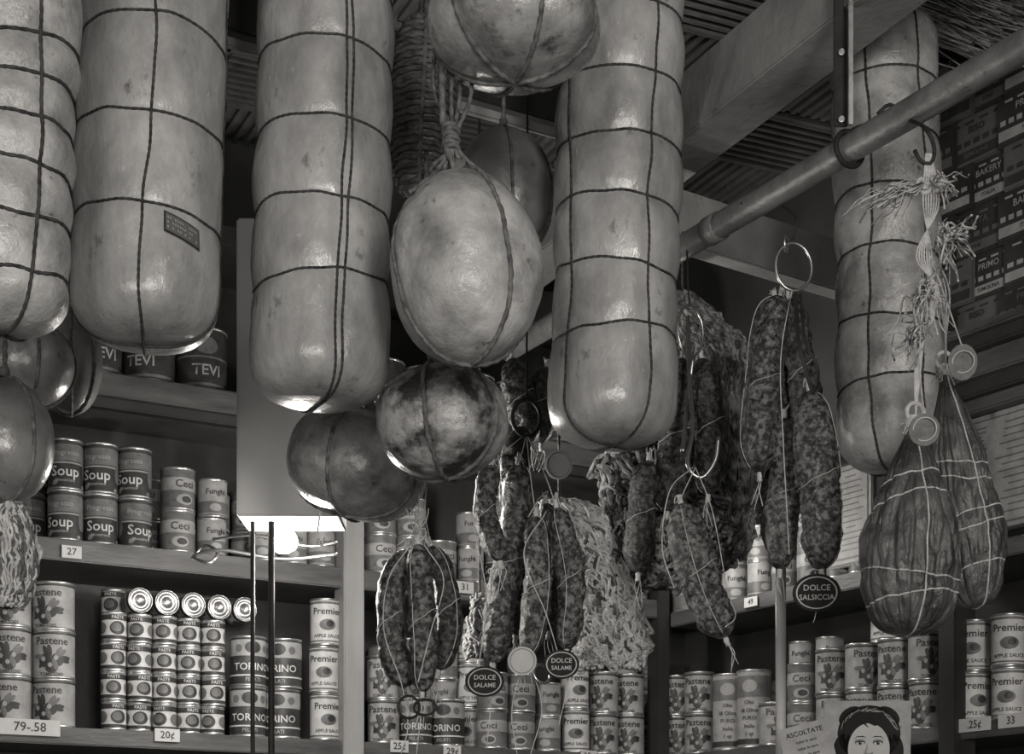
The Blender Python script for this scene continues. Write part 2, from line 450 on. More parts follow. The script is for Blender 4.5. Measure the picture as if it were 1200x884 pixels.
# ---------------------------------------------------------------- salamis
def salami(b,pts,d,rp,mat=None,seed=0,cords=3,cmat=cordl,lump=.15,dd=0):
    mat=mat or salm
    Wp=[P(x,y,d+(dd*i/(len(pts)-1))) for i,(x,y) in enumerate(pts)]
    c=cat(Wp,.003); n=len(c); R=rp/F*d; rad=[]
    for i in range(n):
        t=i/(n-1); e=min(t,1-t)*(n-1)*.003/(R*1.7)
        k=1 if e>1 else math.sqrt(max(0,1-(1-e)**2))
        rad.append(max(.003,R*k*(.93+.05*math.sin(t*9+seed)+.06*noise.noise(V((t*8,seed,0))))))
    b.sweep(c,rad,mat,34,nz=lump,nsc=48)
    for q,o in ((c[0],c[0]-c[3]),(c[-1],c[-1]-c[-4])):
        e=o.normalized(); b.sweep(cat([q-e*.006,q+e*.006,q+e*.016],.003),.005,cmat,8,nz=.5,nsc=300)
        for k in range(3):
            b.wire([q+e*.01,q+e*.022+V((random.uniform(-.01,.01),random.uniform(-.01,.01),random.uniform(-.01,.006))),q+e*.03+V((random.uniform(-.015,.015),0,-.02-random.random()*.02))],.0009,cmat,.006,4)
    fr=frames(c)
    a=seed*1.3
    b.sweep([c[i]+(fr[i][0]*math.cos(a)+fr[i][1]*math.sin(a))*(rad[i]*1.06) for i in range(0,n,3)],.0008,cmat,5)
    for k in range(cords-2):
        i=int(n*(k+1)/(cords-1)); u,w=fr[i]
        ring=[c[min(n-1,max(0,i+int(6*math.sin(2*math.pi*j/24+k))))]+(u*math.cos(a_)+w*math.sin(a_))*(rad[i]*1.06) for j,a_ in enumerate([2*math.pi*j/24 for j in range(25)])]
        b.sweep(ring,.0008,cmat,5,cap=False)
def strings(b,items,r=.0010,mat=cordl):
    for it in items: b.wire([P(*q) for q in it],r,mat,.01,6)
def tag(b,x,y,rx,ry,d,mat,t1=None,t2=None,face=tagl):
    k=d/F; c=P(x,y,d); nr=V((-c.x*.5,-c.y,-.25)).normalized()
    b.disc(c,rx*k,ry*k,.004,mat,nr,rim=face)
    xx=nr.cross(V((0,0,1))).normalized()*-1; yy=nr.cross(xx); yy=yy if yy.z>0 else -yy
    o=c+nr*.0028
    if t1: b.text(t1,ry*k*.44,o+yy*(ry*k*.25),xx,yy,face)
    if t2: b.text(t2,ry*k*.40,o-yy*(ry*k*.25),xx,yy,face)

b=MB()
d=2.1
hk=[pipe_pt(.265)+V((-.03,0,0)),pipe_pt(.265)+V((0,0,.031)),pipe_pt(.265)+V((.03,-.02,-.0)),P(932,255,d),P(931,275,d),P(925,287,d),P(921,280,d)]
b.wire(hk,.0022,iron)
b.torus(P(930,313,d),.036,.003,steel,V((.2,-1,0)),1,1.25)
b.torus(P(921,286,d),.012,.003,steel,V((1,-.4,0)),1,1.2)
salami(b,[(914,347),(900,400),(892,480),(890,555)],2.12,24,seed=1)
salami(b,[(925,350),(934,400),(944,460),(948,520)],2.17,19,salk,seed=2)
salami(b,[(919,490),(920,560),(916,620),(914,668)],2.12,20,salm,seed=3)
salami(b,[(897,540),(905,590),(908,650)],2.18,17,salk,seed=3.4)
salami(b,[(908,350),(914,420),(916,500)],2.2,17,salk,seed=3.7)
salami(b,[(948,458),(955,520),(962,590),(963,668)],2.06,26,salm,seed=4)
b.wire([P(932,345,2.05),P(936,400,2.02),P(946,440,2.02),P(953,462,2.02)],.004,iron)
b.wire([P(938,345,2.05),P(944,400,2.02),P(958,430,2.02),P(957,455,2.04)],.003,iron)
strings(b,[[(928,340,2.07),(915,420,2.06),(918,520,2.06),(925,650,2.06)],[(955,670,2.06),(958,680,2.06)],[(962,672,2.06),(957,715,2.06),(953,730,2.06)]])
strings(b,[[(905,360,2.08),(880,430,2.08),(874,520,2.08),(885,560,2.08)],[(925,350,2.08),(918,430,2.07),(905,500,2.07),(895,560,2.08)]],.0016,cordd)
tag(b,957,695,28,22,2.05,tagd,'DOLCE','SALSICCIA')
b.finish('hanging_salami_bundle')

b=MB(); d=2.3
b.wire([pipe_pt(.0)+V((.0,-.005,.03)),pipe_pt(.0)+V((.005,-.034,0)),P(806,330,2.28),P(808,358,2.28)],.002,iron)
b.torus(P(809,388,2.26),.034,.003,steel,V((.7,-1,0)),1,1.5)
b.wire([P(806,372,2.26),P(808,440,2.2),P(812,500,2.16),P(806,545,2.14),P(822,560,2.14),P(838,540,2.14),P(842,512,2.14)],.0042,steel)
b.wire([P(812,420,2.2),P(806,470,2.2),P(800,530,2.16)],.0042,steel)
salami(b,[(798,590),(812,650),(828,700),(850,748)],2.1,26,seed=5)
salami(b,[(800,420),(795,480),(788,560),(782,600)],2.26,22,salk,seed=6)
salami(b,[(822,420),(832,500),(830,580)],2.28,19,salk,seed=6.5)
salami(b,[(760,540),(752,600),(748,672)],2.26,19,salk,seed=6.8)
strings(b,[[(815,548,2.14),(800,580,2.12),(798,592,2.1)],[(815,548,2.14),(835,600,2.12),(852,690,2.1),(862,722,2.08),(850,735,2.06)],[(812,548,2.14),(785,575,2.12),(776,640,2.12),(790,690,2.1)]])
b.finish('hanging_salami')

b=MB()
b.torus(P(617,490,2.12),.027,.004,iron,V((.2,-1,0)),1,1.3)
b.wire([W(.03,2.2,CEIL),P(618,200,2.14),P(617,470,2.12)],.002,iron)
salami(b,[(576,545),(568,600),(586,658)],2.10,15,seed=7)
salami(b,[(607,545),(604,610),(588,700),(578,778)],2.14,19,seed=8)
salami(b,[(628,605),(630,690),(618,768)],2.08,17,seed=9)
salami(b,[(652,595),(670,680),(664,762)],2.06,17,seed=10)
salami(b,[(613,500),(600,560),(603,610)],2.2,17,salk,seed=11)
salami(b,[(600,420),(610,470),(622,520)],2.35,20,salk,seed=12)
salami(b,[(640,430),(632,470),(634,520)],2.38,18,salk,seed=12.5)
salami(b,[(592,600),(610,660),(604,745)],2.22,15,salk,seed=16)
salami(b,[(640,590),(650,660),(643,740)],2.2,14,salk,seed=17)
strings(b,[[(617,508,2.12),(590,530,2.12),(576,546,2.12)],[(617,508,2.12),(612,530,2.12),(607,545,2.12)],[(617,508,2.12),(640,560,2.1),(652,595,2.08)],[(617,508,2.12),(622,560,2.1),(628,605,2.08)],
 [(580,780,2.1),(575,830,2.1),(570,878,2.1)],[(617,768,2.08),(600,830,2.08),(606,885,2.08)],[(658,765,2.08),(665,800,2.08),(655,850,2.08)],[(583,560,2.1),(560,580,2.1),(556,620,2.08),(570,700,2.08),(560,790,2.08)],
 [(640,600,2.05),(614,650,2.04),(640,720,2.04),(655,770,2.05)],[(620,775,2.05),(635,830,2.05),(622,884,2.05)]])
tag(b,568,799,23,18,2.04,tagd,'DOLCE','SALAME')
tag(b,658,779,21,17,2.03,tagd,'DOLCE','SALAME')
tag(b,612,775,17,17,2.04,tagl,None,None,tagm)
b.torus(P(635,790,2.05),.018,.003,steel,V((.6,-1,.3)))
tag(b,655,545,16,17,2.3,tagl,None,None,tagm)
strings(b,[[(655,530,2.3),(652,480,2.3),(650,400,2.3)]])
b.finish('hanging_salami_bundle')

b=MB()
salami(b,[(476,645),(458,700),(461,760),(478,806)],2.02,18,seed=13)
salami(b,[(505,640),(523,690),(526,740),(514,786)],2.04,16,salk,seed=14)
salami(b,[(490,638),(493,700),(497,760),(495,812)],1.98,17,seed=15)
strings(b,[[(491,560,1.99),(490,600,2.0),(478,643,2.02)],[(495,560,2.0),(494,600,2.0),(490,638,1.98)],[(500,570,2.0),(498,600,2.0),(505,640,2.04)],
 [(480,640,1.97),(455,680,1.97),(450,740,1.97),(470,800,1.97),(478,850,1.97),(470,884,1.98)],[(498,640,1.95),(520,680,1.95),(505,740,1.95),(490,800,1.95)],[(496,815,1.98),(492,850,1.98),(488,884,1.98)],
 [(465,640,1.98),(490,620,1.98),(500,625,1.98),(480,650,1.98)]])
b.torus(P(479,829,1.97),.020,.0025,iron,V((.4,-1,0)))
b.torus(P(498,829,1.97),.020,.0025,iron,V((-.2,-1,0)),1,.7)
for k in range(8):
    strings(b,[[(488+random.uniform(-3,3),625,1.98),(488+random.uniform(-14,14),610,1.97),(488+random.uniform(-16,16),596,1.96)]])
b.finish('hanging_salami_bundle')

def mass(name,rows,d,mats,core,n,sr,kink,depth=.7,seed=0,sub=.01,top=None,knots=0,wave=.01,part=.35):
    rnd=random.Random(seed); b=MB(); k=d/F
    if not isinstance(mats,(list,tuple)): mats=[mats]
    pts=[P((l+r)/2,y,d) for y,l,r in rows]; Wd=[(r-l)/2*k for y,l,r in rows]
    c=cat(pts,n=8); w=[v.x for v in cat([V((x,0,0)) for x in Wd],n=8)]
    m_=len(c); vs=[];fs=[];q=28
    for i in range(m_):
        for j in range(q):
            a=2*math.pi*j/q; p=c[i]+V((math.cos(a)*w[i]*.86,math.sin(a)*w[i]*depth*.86,0))
            vs.append(p+(p-c[i])*.25*noise.noise(p*35))
    for i in range(m_-1):
        for j in range(q): fs.append([i*q+j,i*q+(j+1)%q,(i+1)*q+(j+1)%q,(i+1)*q+j])
    fs.append(list(range(q))); fs.append([(m_-1)*q+j for j in range(q)])
    b.add(vs,fs,core)
    for s in range(n):
        a=rnd.uniform(0,2*math.pi) if rnd.random()<.2 else rnd.uniform(math.pi,2*math.pi)
        ph=rnd.uniform(0,9); st=0 if rnd.random()>part else rnd.randint(0,int(m_*.7)); en=m_ if rnd.random()>part else rnd.randint(st+3,m_)
        fr_=rnd.uniform(.5,1.1); ln=[]; lift=rnd.uniform(.86,1.06)
        for i in range(st,max(st+3,min(m_,en))):
            aa=a+.10*math.sin(i*fr_+ph)*kink; rr=w[min(i,m_-1)]*lift*(1+.25*noise.noise(V((math.cos(a)*3,math.sin(a)*3,i*.25+seed))))
            p=c[min(i,m_-1)]+V((math.cos(aa)*rr,math.sin(aa)*rr*depth,0))
            p+=V((math.sin(i*fr_*1.7+ph),math.cos(i*fr_*1.3+ph),math.sin(i*fr_*2.1+ph*2)))*wave*kink*.4+V((rnd.uniform(-1,1),rnd.uniform(-1,1),rnd.uniform(-1,1)))*sub*kink*.3
            ln.append(p)
        if len(ln)>2:
            b.sweep(cat(ln,n=4),sr*rnd.uniform(.6,1.25),rnd.choice(mats),6,nz=.25,nsc=160)
    for s in range(knots):
        i=rnd.randint(m_//5,m_-1); a=rnd.uniform(math.pi,2*math.pi)
        p=c[i]+V((math.cos(a)*w[i],math.sin(a)*w[i]*depth,rnd.uniform(-.01,.01)))
        b.torus(p,rnd.uniform(.004,.008),sr*1.1,rnd.choice(mats),V((rnd.uniform(-1,1),-1,rnd.uniform(-1,1))),n=10)
    if top: b.rope(top,.003,cordm)
    return b.finish(name)
mass('netted_sausage_bundle',[(345,792,808),(370,790,838),(410,800,872),(470,806,884),(560,812,886),(620,820,880),(655,836,872)],2.5,[twisd,twisd,cordm],twcore,260,.0034,.8,seed=1,depth=.6,top=[P(800,350,2.5),W(.385,2.52,CEIL)],knots=90)
mass('netted_sausage_bundle',[(500,735,790),(545,705,830),(600,712,850),(650,722,862),(690,735,800)],2.42,[twisd,twisd,salm],twcore,150,.0048,1.7,seed=2,depth=.6,top=[P(770,505,2.42),W(.32,2.42,CEIL)],knots=260,part=.7)
mass('twine_bundle',[(590,640,662),(602,634,700),(650,640,722),(700,655,742),(750,668,756),(782,680,750)],2.36,[twist,twist,twist,twisd],cordm,260,.0036,1.4,seed=3,depth=.6,top=[P(655,592,2.36),P(655,300,2.36),W(.1,2.36,CEIL)],knots=120)
mass('twine_bundle',[(700,556,572),(730,550,580),(770,545,585)],2.3,twist,cordm,50,.0032,1.4,seed=5,top=[P(562,702,2.3),P(562,300,2.3),W(-.07,2.3,CEIL)])
mass('twine_tassel',[(590,5,22),(610,-5,32),(650,-14,42),(690,-12,38),(712,-10,26)],1.76,[twist,twist,cordm],cordm,120,.0026,.4,seed=4,top=[P(14,592,1.76),P(8,560,1.76)],part=.15)

# ---------------------------------------------------------------- hams
def ham(name,x,ytop,ybot,rx,d,bands,seed,knot,merid=(.2,)):
    k=d/F
    R=rx*k; A=P(x,ybot,d); A=A+V((0,0,R*.12)); T=P(knot,ytop,d); ax=(T-A)
    H=ax.length
    prof=prof_pts(H,[(0,0),(.012,R*.40),(.06,R*.70),(.16,R*.93),(.30,R),(.46,R*.95),(.62,R*.79),(.76,R*.54),(.87,R*.3),(.94,R*.17),(1,R*.14)],130)
    prof[0]=(0,0)
    def ex(b,S,zb):
        top=A+ax
        for i in range(5): b.torus(top-ax.normalized()*(.004*i-.002),R*.17,.0028,cordl,V((.1,.1,1)))
        b.torus(top+V((0,-.004,.012)),.016,.004,cordl,V((.3,-1,0)))
        for i in range(26):
            e=V((random.uniform(-1,1),random.uniform(-1,.3),random.uniform(-1,.5)))
            b.wire([top,top+e*.012,top+e*.028+V((0,0,-.012))],.0011,cordl,.005,4)
    return netted(name,prof,A,ax,[(H*f,t,p_) for f,t,p_ in bands],merid,hamm,cordl,cr=.0016,pin=.05,w=.014,amp=.12,creases=.10,seed=seed,nsc=10,extra=ex,nseg=170,wob=.02,fine=.03)
ham('cured_ham',1064,493,752,60,1.86,[(.72,.012,1.2),(.60,.02,.8),(.28,.012,4.),(.16,.012,1.5)],21,1072,(.35,))
ham('cured_ham',1146,432,718,45,1.99,[(.60,.012,4.2),(.55,.018,3.9),(.36,.012,1.),(.32,.012,2.),(.15,.01,1.)],22,1106,(.5,))
b=MB()
hp=pipe_pt(.665)
b.wire([hp+V((-.02,.0,.02)),hp+V((0,-.01,.032)),hp+V((.02,-.03,.0)),P(1084,150,1.84),P(1095,175,1.84),P(1090,192,1.84),P(1078,188,1.84),P(1072,176,1.84)],.0035,iron)
rp=lambda x,y,dd=0:P(x,y,1.84+dd)
for i in range(7):
    b.rope([rp(1085+i,180),rp(1082+i*3,240),rp(1092-i*3,300),rp(1088+i*2,345),rp(1080-i,420,.01),rp(1073,490,.02)],.0016,cordl)
for i in range(4):
    b.rope([rp(1090,290),rp(1100+i*4,340,.04),rp(1108,400,.1),P(1108,432,1.98)],.0018,cordl)
for (kx_,ky,n,sx,sy,bx,by) in [(1082,215,40,20,9,-46,22),(1098,212,18,12,10,12,8),(1106,272,44,16,20,10,16),(1084,335,54,16,26,-2,24),(1075,385,24,10,20,-4,14)]:
    b.torus(rp(kx_,ky),.009,.004,cordl,V((.4,-1,.5))); b.torus(rp(kx_+3,ky+6),.008,.004,cordl,V((-.6,-1,.2)))
    for i in range(n):
        ex,ey=random.gauss(bx,sx),random.gauss(by,sy); u_=lambda s_:random.uniform(-s_,s_)
        q=[rp(kx_,ky),rp(kx_+ex*.25+u_(5),ky+ey*.2+u_(9),u_(.03)),rp(kx_+ex*.5+u_(8),ky+ey*.4+u_(10),u_(.035)),rp(kx_+ex*.8+u_(7),ky+ey*.8+u_(8),u_(.04)),rp(kx_+ex*1.05+u_(6),ky+ey*1.2+u_(8),u_(.04))]
        b.wire(q,random.choice([.0007,.0010,.0018]),cordl,.007,5)
tag(b,1128,425,17,21,1.9,tagm,'*','ITALIA',tagm); tag(b,1083,504,18,19,1.76,tagm,'*','ITALIA',tagm)
b.torus(P(1128,425,1.9)+V((0,-.004,0)),.018,.0012,tagl,V((-.3,-1,-.2))); b.torus(P(1083,504,1.76)+V((0,-.004,0)),.018,.0012,tagl,V((-.3,-1,-.2)))
b.wire([P(1128,408,1.9),P(1108,350,1.86),rp(1090,300)],.0014,cordl); b.wire([P(1083,486,1.76),P(1078,430,1.8),rp(1080,345)],.0014,cordl)
b.finish('frayed_twine_and_meat_hook')

# ---------------------------------------------------------------- shelving frames
class Seg:
    def __init__(s,ax,ay,bx,by):
        s.A=W(ax,ay,0); s.u=(W(bx,by,0)-s.A).normalized(); s.n=V((-s.u.y,s.u.x,0))
        if s.n.y<0: s.n=-s.n
    def t(s,px,back=0):
        k=(px-600)/FK; A=s.A+s.n*back
        return (k*A.y-A.x)/(s.u.x-k*s.u.y)
    def p(s,t,back,z): 
        q=s.A+s.u*t+s.n*back; return V((q.x,q.y,z))
SL=Seg(-1.067,2.5,-.42,2.74); SR=Seg(.422,3.05,1.096,2.374)
def board(b,S,t0,t1,b0,b1,z0,z1,mat,bev=.003):
    b.box(S.p((t0+t1)/2,(b0+b1)/2,(z0+z1)/2),S.u*((t1-t0)/2),S.n*((b1-b0)/2),V((0,0,(z1-z0)/2)),mat,bev)
Z0=CZ+.383; Z1=CZ+.811; Z2=CZ+1.205; ZR1=CZ+.775
tL0=SL.t(-260); tL1=SL.t(782); tR1=SR.t(1215,0)+.3
sh=MB()
for z,th in ((Z0,.04),(Z1,.05),(Z2,.06),(CZ+.0,.04),(CZ-.4,.04)): board(sh,SL,tL0,tL1,0,.27,z-th,z,wood)
board(sh,SL,tL0,tL1,.27,.285,.05,CZ+1.6,woodk,0)
for px,w_,m_ in ((413,.055,woodl),(-60,.04,wood),(776,.035,woodk)):
    t=SL.t(px); board(sh,SL,t-w_/2,t+w_/2,-.012,.05,0.0,Z2+.35,m_)
board(sh,SL,tL0,tL1,-.01,.02,Z2-.085,Z2-.06,woodk)
board(sh,SL,tL0,tL1,0,.27,CZ+1.55,CZ+1.6,woodk)
sh.finish('grocery_shelving')
sh=MB()
for z,th in ((Z0,.035),(ZR1,.04),(CZ+.0,.04),(CZ-.4,.04)): board(sh,SR,0.02,tR1,0,.25,z-th,z,wood)
board(sh,SR,0,tR1,.25,.265,.05,CZ+1.15,woodk,0)
for px,w_,m_ in ((1116,.05,woodk),): 
    t=SR.t(px); board(sh,SR,t-w_/2,t+w_/2,-.02,.05,0,CZ+1.1,m_)
for k,(h,o) in enumerate(((.03,.0),(.035,-.02),(.05,-.035),(.03,-.06),(.02,-.075))):
    z=CZ+1.06+sum([.03,.035,.05,.03,.02][:k]); board(sh,SR,SR.t(1110),tR1,o-.02,.26,z,z+h,woodk if k%2 else wood,.004)
sh.finish('grocery_shelving')

# ---------------------------------------------------------------- cans
def decal_ring(b,R,a0,a1,z0,z1,mat,o=.0006,n=14):
    vs=[];fs=[]
    for i in range(n+1):
        a=a0+(a1-a0)*i/n
        for z in(z0,z1): vs.append(V((math.sin(a)*(R+o),-math.cos(a)*(R+o),z)))
    for i in range(n): fs.append([2*i,2*i+2,2*i+3,2*i+1])
    b.add(vs,fs,mat)
def decal_ell(b,R,x,z,rx,rz,mat,o=.0009,n=16,rot=0):
    vs=[];fs=[]
    for k in (0,.4,.75,1):
        for i in range(n):
            a=2*math.pi*i/n; cx=rx*k*math.cos(a); cz=rz*k*math.sin(a)
            xx=x+cx*math.cos(rot)-cz*math.sin(rot); zz=z+cx*math.sin(rot)+cz*math.cos(rot)
            vs.append(V((math.sin(xx/R)*(R+o),-math.cos(xx/R)*(R+o),zz)))
    for k in range(3):
        for i in range(n): fs.append([k*n+i,k*n+(i+1)%n,(k+1)*n+(i+1)%n,(k+1)*n+i])
    b.add(vs,fs,mat)
def decal_text(b,R,t,size,z,mat,o=.0014):
    vs,fs=textmesh(t,size)
    b.add([V((math.sin(x/R)*(R+o),-math.cos(x/R)*(R+o),z+y)) for x,y in vs],fs,mat)
def can(name,R,H,style):
    b=MB()
    b.lathe([(0,.002),(R*.9,.002),(R*.93,0),(R,.0),(R*1.02,.002),(R*1.02,.004),(R*.99,.006)],V((0,0,0)),tinm,28)
    body={'soup':lab3,'tomato':lab1,'paste':lab0,'torino':lab3,'white':lab0,'mid':lab2,'big':lab3,'tall':lab1,'plain':lab1}[style]
    b.lathe([(R*.99,.006),(R*.985,.008),(R*.985,H-.008),(R*.99,H-.006)],V((0,0,0)),body,28)
    b.lathe([(R*.99,H-.006),(R*1.02,H-.004),(R*1.02,H-.001),(R,H),(R*.94,H),(R*.92,H-.003),(R*.7,H-.003),(R*.66,H-.0015),(R*.4,H-.0015),(R*.38,H-.003),(0,H-.003)],V((0,0,0)),tinm,28)
    Rr=R*.985; PI=math.pi
    if style=='soup':
        decal_ring(b,Rr,-PI,PI,H*.55,H*.88,lab2,n=28); decal_ring(b,Rr,-PI,PI,H*.5,H*.53,lab1,n=28)
        decal_text(b,Rr,'Soup',H*.28,H*.34,lab0); decal_text(b,Rr,'Progresso',H*.14,H*.71,lab1)
        decal_text(b,Rr,'Minestrone',H*.08,H*.17,lab1)
        for i in range(9): decal_ell(b,Rr,R*math.cos(i*2.1)*1.2,H*(.08+.03*(i%3)),R*.14,H*.035,lab2 if i%2 else lab1)
        for s_ in (-1,1): decal_ell(b,Rr,s_*R*1.5,H*.4,R*.35,H*.2,lab2)
    if style=='tomato':
        decal_ring(b,Rr,-PI,PI,H*.9,H*.94,lab3,n=28); decal_text(b,Rr,'Pastene',H*.22,H*.76,lab3)
        for x,z,r in((-.2,.36,.2),(.18,.38,.2),(0,.24,.2)): decal_ell(b,Rr,x*R*1.5,z*H,r*R*1.5,r*H*.7,lab3)
        for x,z,r in((-.25,.39,.07),(.14,.42,.07),(-.04,.27,.07)): decal_ell(b,Rr,x*R*1.5,z*H,r*R*1.5,r*H*.7,lab1,.0013)
        for i in range(9): decal_ell(b,Rr,math.cos(i)*R*.6,H*.42+math.sin(i)*H*.14,R*.3,H*.05,lab2 if i%2 else lab3,.0012,rot=i)
        decal_text(b,Rr,'TOMATOES',H*.09,H*.08,lab3)
    if style=='paste':
        decal_ring(b,Rr,-PI,PI,H*.72,H*.9,lab3,n=28); decal_ring(b,Rr,-PI,PI,H*.09,H*.2,lab3,n=28)
        decal_ell(b,Rr,0,H*.45,R*.62,H*.23,lab3); decal_ell(b,Rr,-R*.1,H*.47,R*.42,H*.15,lab2,.0013); decal_ell(b,Rr,R*1.4,H*.45,R*.5,H*.2,lab2)
        decal_ell(b,Rr,-R*1.4,H*.45,R*.5,H*.2,lab2); decal_text(b,Rr,'PASTE',H*.15,H*.81,lab0)
    if style=='torino':
        decal_ring(b,Rr,-PI,PI,H*.60,H*.92,lab1,n=28); decal_text(b,Rr,'TORINO',H*.20,H*.38,lab0)
        decal_ell(b,Rr,0,H*.77,R*.45,H*.12,lab3); decal_ell(b,Rr,R*.8,H*.75,R*.2,H*.08,lab2); decal_ell(b,Rr,-R*.8,H*.75,R*.2,H*.08,lab2)
        decal_ring(b,Rr,-PI,PI,H*.2,H*.23,lab0,n=28); decal_text(b,Rr,'PELATI',H*.1,H*.13,lab1)
    if style=='white':
        decal_text(b,Rr,'Premier',H*.20,H*.72,lab3); decal_text(b,Rr,'APPLE SAUCE',H*.1,H*.2,lab3)
        decal_ell(b,Rr,0,H*.44,R*.55,H*.12,lab2); decal_ell(b,Rr,R*.15,H*.46,R*.25,H*.07,lab3,.0012); decal_ring(b,Rr,-PI,PI,H*.08,H*.11,lab2,n=28); decal_ring(b,Rr,-PI,PI,H*.88,H*.93,lab2,n=28)
    if style=='mid':
        decal_ring(b,Rr,-PI,PI,H*.45,H*.75,lab1,n=28); decal_text(b,Rr,'Ceci',H*.25,H*.60,lab3)
        decal_ell(b,Rr,0,H*.24,R*.5,H*.13,lab1); decal_ell(b,Rr,R*.1,H*.24,R*.3,H*.08,lab3,.0012)
    if style=='big':
        decal_text(b,Rr,'TEVI',H*.24,H*.3,lab1); decal_ell(b,Rr,0,H*.7,R*.45,H*.14,lab2); decal_ring(b,Rr,-PI,PI,H*.5,H*.53,lab2,n=28)
        decal_ring(b,Rr,-PI,PI,H*.05,H*.1,lab2,n=28)
    if style=='tall':
        decal_ring(b,Rr,-PI,PI,H*.65,H*.92,lab2,n=28); decal_ring(b,Rr,-PI,PI,H*.05,H*.12,lab3,n=28)
        for i in range(5): decal_text(b,Rr,['Olio','di Oliva','PURO','Italia','1 qt'][i],H*.07,H*(.58-i*.1),lab3)
        decal_ell(b,Rr,0,H*.79,R*.45,H*.08,lab1)
    if style=='plain':
        decal_ring(b,Rr,-PI,PI,H*.1,H*.4,lab2,n=28); decal_text(b,Rr,'Funghi',H*.2,H*.65,lab3); decal_ell(b,Rr,0,H*.25,R*.4,H*.1,lab1)
    me,_=b.mesh(name,V((0,0,0))); return me,R,H
T={}
T['soup']=can('soup_can',.0398,.117,'soup'); T['tomato']=can('tomato_can',.0485,.111,'tomato'); T['paste']=can('tomato_paste_can',.0290,.0685,'paste')
T['torino']=can('peeled_tomato_can',.0445,.122,'torino'); T['white']=can('apple_sauce_can',.0375,.117,'white'); T['mid']=can('chickpea_can',.041,.100,'mid')
T['big']=can('large_can',.062,.15,'big'); T['tall']=can('olive_oil_tin',.045,.205,'tall'); T['plain']=can('mushroom_can',.036,.092,'plain')
T['tom2']=can('small_tomato_can',.041,.112,'tomato')
def place(par,kind,loc,yaw=None):
    me,R,H=T[kind]; o=bpy.data.objects.new(me.name,me); scene.collection.objects.link(o); o.parent=par; o.location=loc-par.location
    face=math.atan2(loc.x,loc.y)
    o.rotation_euler=(0,0,-face+(random.uniform(-.45,.45) if yaw is None else yaw)); return o
def row(par,S,px0,px1,z,kind,n,back=0,gap=1.04,drop=0):
    ks=kind if isinstance(kind,(list,tuple)) else [kind]
    R=max(T[q][1] for q in ks); bk=R+.012+back; t=S.t(px0,bk)+R; te=S.t(px1,bk)
    while t+R<te+.015:
        kd=random.choice(ks); H=T[kd][2]
        m_=n-(1 if random.random()<drop else 0)
        for k in range(m_): place(par,kd,S.p(t+random.uniform(-.001,.001),bk+random.uniform(-.004,.004),z+k*H+.0005))
        t+=2*R*gap
def grp(name): return empty(name,(0,3.9,CZ+.5))
g=grp('soup_cans')
row(g,SL,-60,54,Z1,'soup',1); row(g,SL,56,186,Z1,'soup',2,gap=1.02); row(g,SL,12,60,Z1,'soup',2,back=.085)
row(g,SL,188,292,Z1,['mid','plain'],2,gap=1.04)
row(g,SL,292,398,Z1,'plain',1)
row(g,SL,428,780,Z1,['mid','plain','soup'],2,drop=.25); row(g,SL,-60,400,Z1,['mid','plain','soup'],2,back=.14,drop=.3)
g=grp('tomato_cans'); row(g,SL,-70,119,Z0,'tomato',3)
g=grp('tomato_paste_cans'); row(g,SL,119,270,Z0,'paste',4,gap=1.03)
for i in range(5):
    t=SL.t(150,.04)+.02+i*.064
    o=place(g,'paste',SL.p(t,.0,Z0+.3))
    o.rotation_euler=(math.radians(90),0,math.atan2(SL.u.y,SL.u.x)); o.location=SL.p(t,.075,Z0+4*.0685+.0305)-g.location
row(g,SL,119,280,Z0,'paste',5,back=.085,gap=1.05)
g=grp('peeled_tomato_cans'); row(g,SL,270,366,Z0,'torino',2,gap=1.02)
row(g,SL,430,560,Z0,['torino','tom2'],2,gap=1.03,drop=.3)
g=grp('apple_sauce_cans'); row(g,SL,364,404,Z0,'white',3); row(g,SL,505,575,Z0,['white','plain'],3,back=.09); row(g,SL,560,690,Z0,['white','plain','mid'],2); row(g,SL,692,775,Z0,'tom2',2); row(g,SL,430,780,Z0,['plain','mid'],3,back=.17,drop=.3)
g=grp('large_cans'); row(g,SL,80,278,Z2,'big',1); row(g,SL,420,770,Z2,'big',1)
g=grp('assorted_cans')
row(g,SR,782,850,Z0,['mid','tom2'],2,gap=1.15); row(g,SR,842,900,Z0,'tall',1); row(g,SR,896,1108,Z0,['tom2','tom2','mid'],2,gap=1.25,drop=.2); row(g,SR,900,1105,Z0,['plain','white'],3,back=.10,gap=1.3,drop=.3)
row(g,SR,1124,1225,Z0,['white','tom2'],2,gap=1.2); row(g,SR,1128,1225,Z0,'tall',1,back=.10)
row(g,SR,795,1000,ZR1,['plain','mid'],2,gap=1.2,drop=.3); row(g,SR,1000,1110,ZR1,'mid',1,gap=1.3)
row(g,SR,1128,1225,CZ,['tom2','torino'],2,gap=1.2); row(g,SR,786,1100,CZ,'mid',3,gap=1.2)
g=grp('lower_shelf_cans'); row(g,SL,-70,770,CZ,'tomato',2)

b=MB()
def price(S,px,z,t,w=.05,h=.03):
    c=S.p(S.t(px,-.006),-.006,z); b.box(c,S.u*(w/2),S.n*.001,V((0,0,h/2)),paper); b.text(t,h*.8,c-S.n*.0016,S.u,V((0,0,1)),lab3)
price(SL,35,Z0-.005,'79-.58',.135,.036); price(SL,196,Z0-.008,'20¢',.06,.03); price(SL,84,Z1-.03,'27',.045,.028); price(SL,468,Z0-.008,'25¢',.05,.03)
price(SL,530,Z0-.015,'29¢',.05); price(SL,690,Z0-.01,'35¢',.05); price(SR,1142,Z0-.006,'.25¢',.09,.03); price(SR,1185,Z0-.006,'33',.07,.03); price(SR,880,ZR1-.02,'49',.05,.025); price(SL,545,Z1-.02,'31',.05,.03)
b.finish('shelf_price_cards')

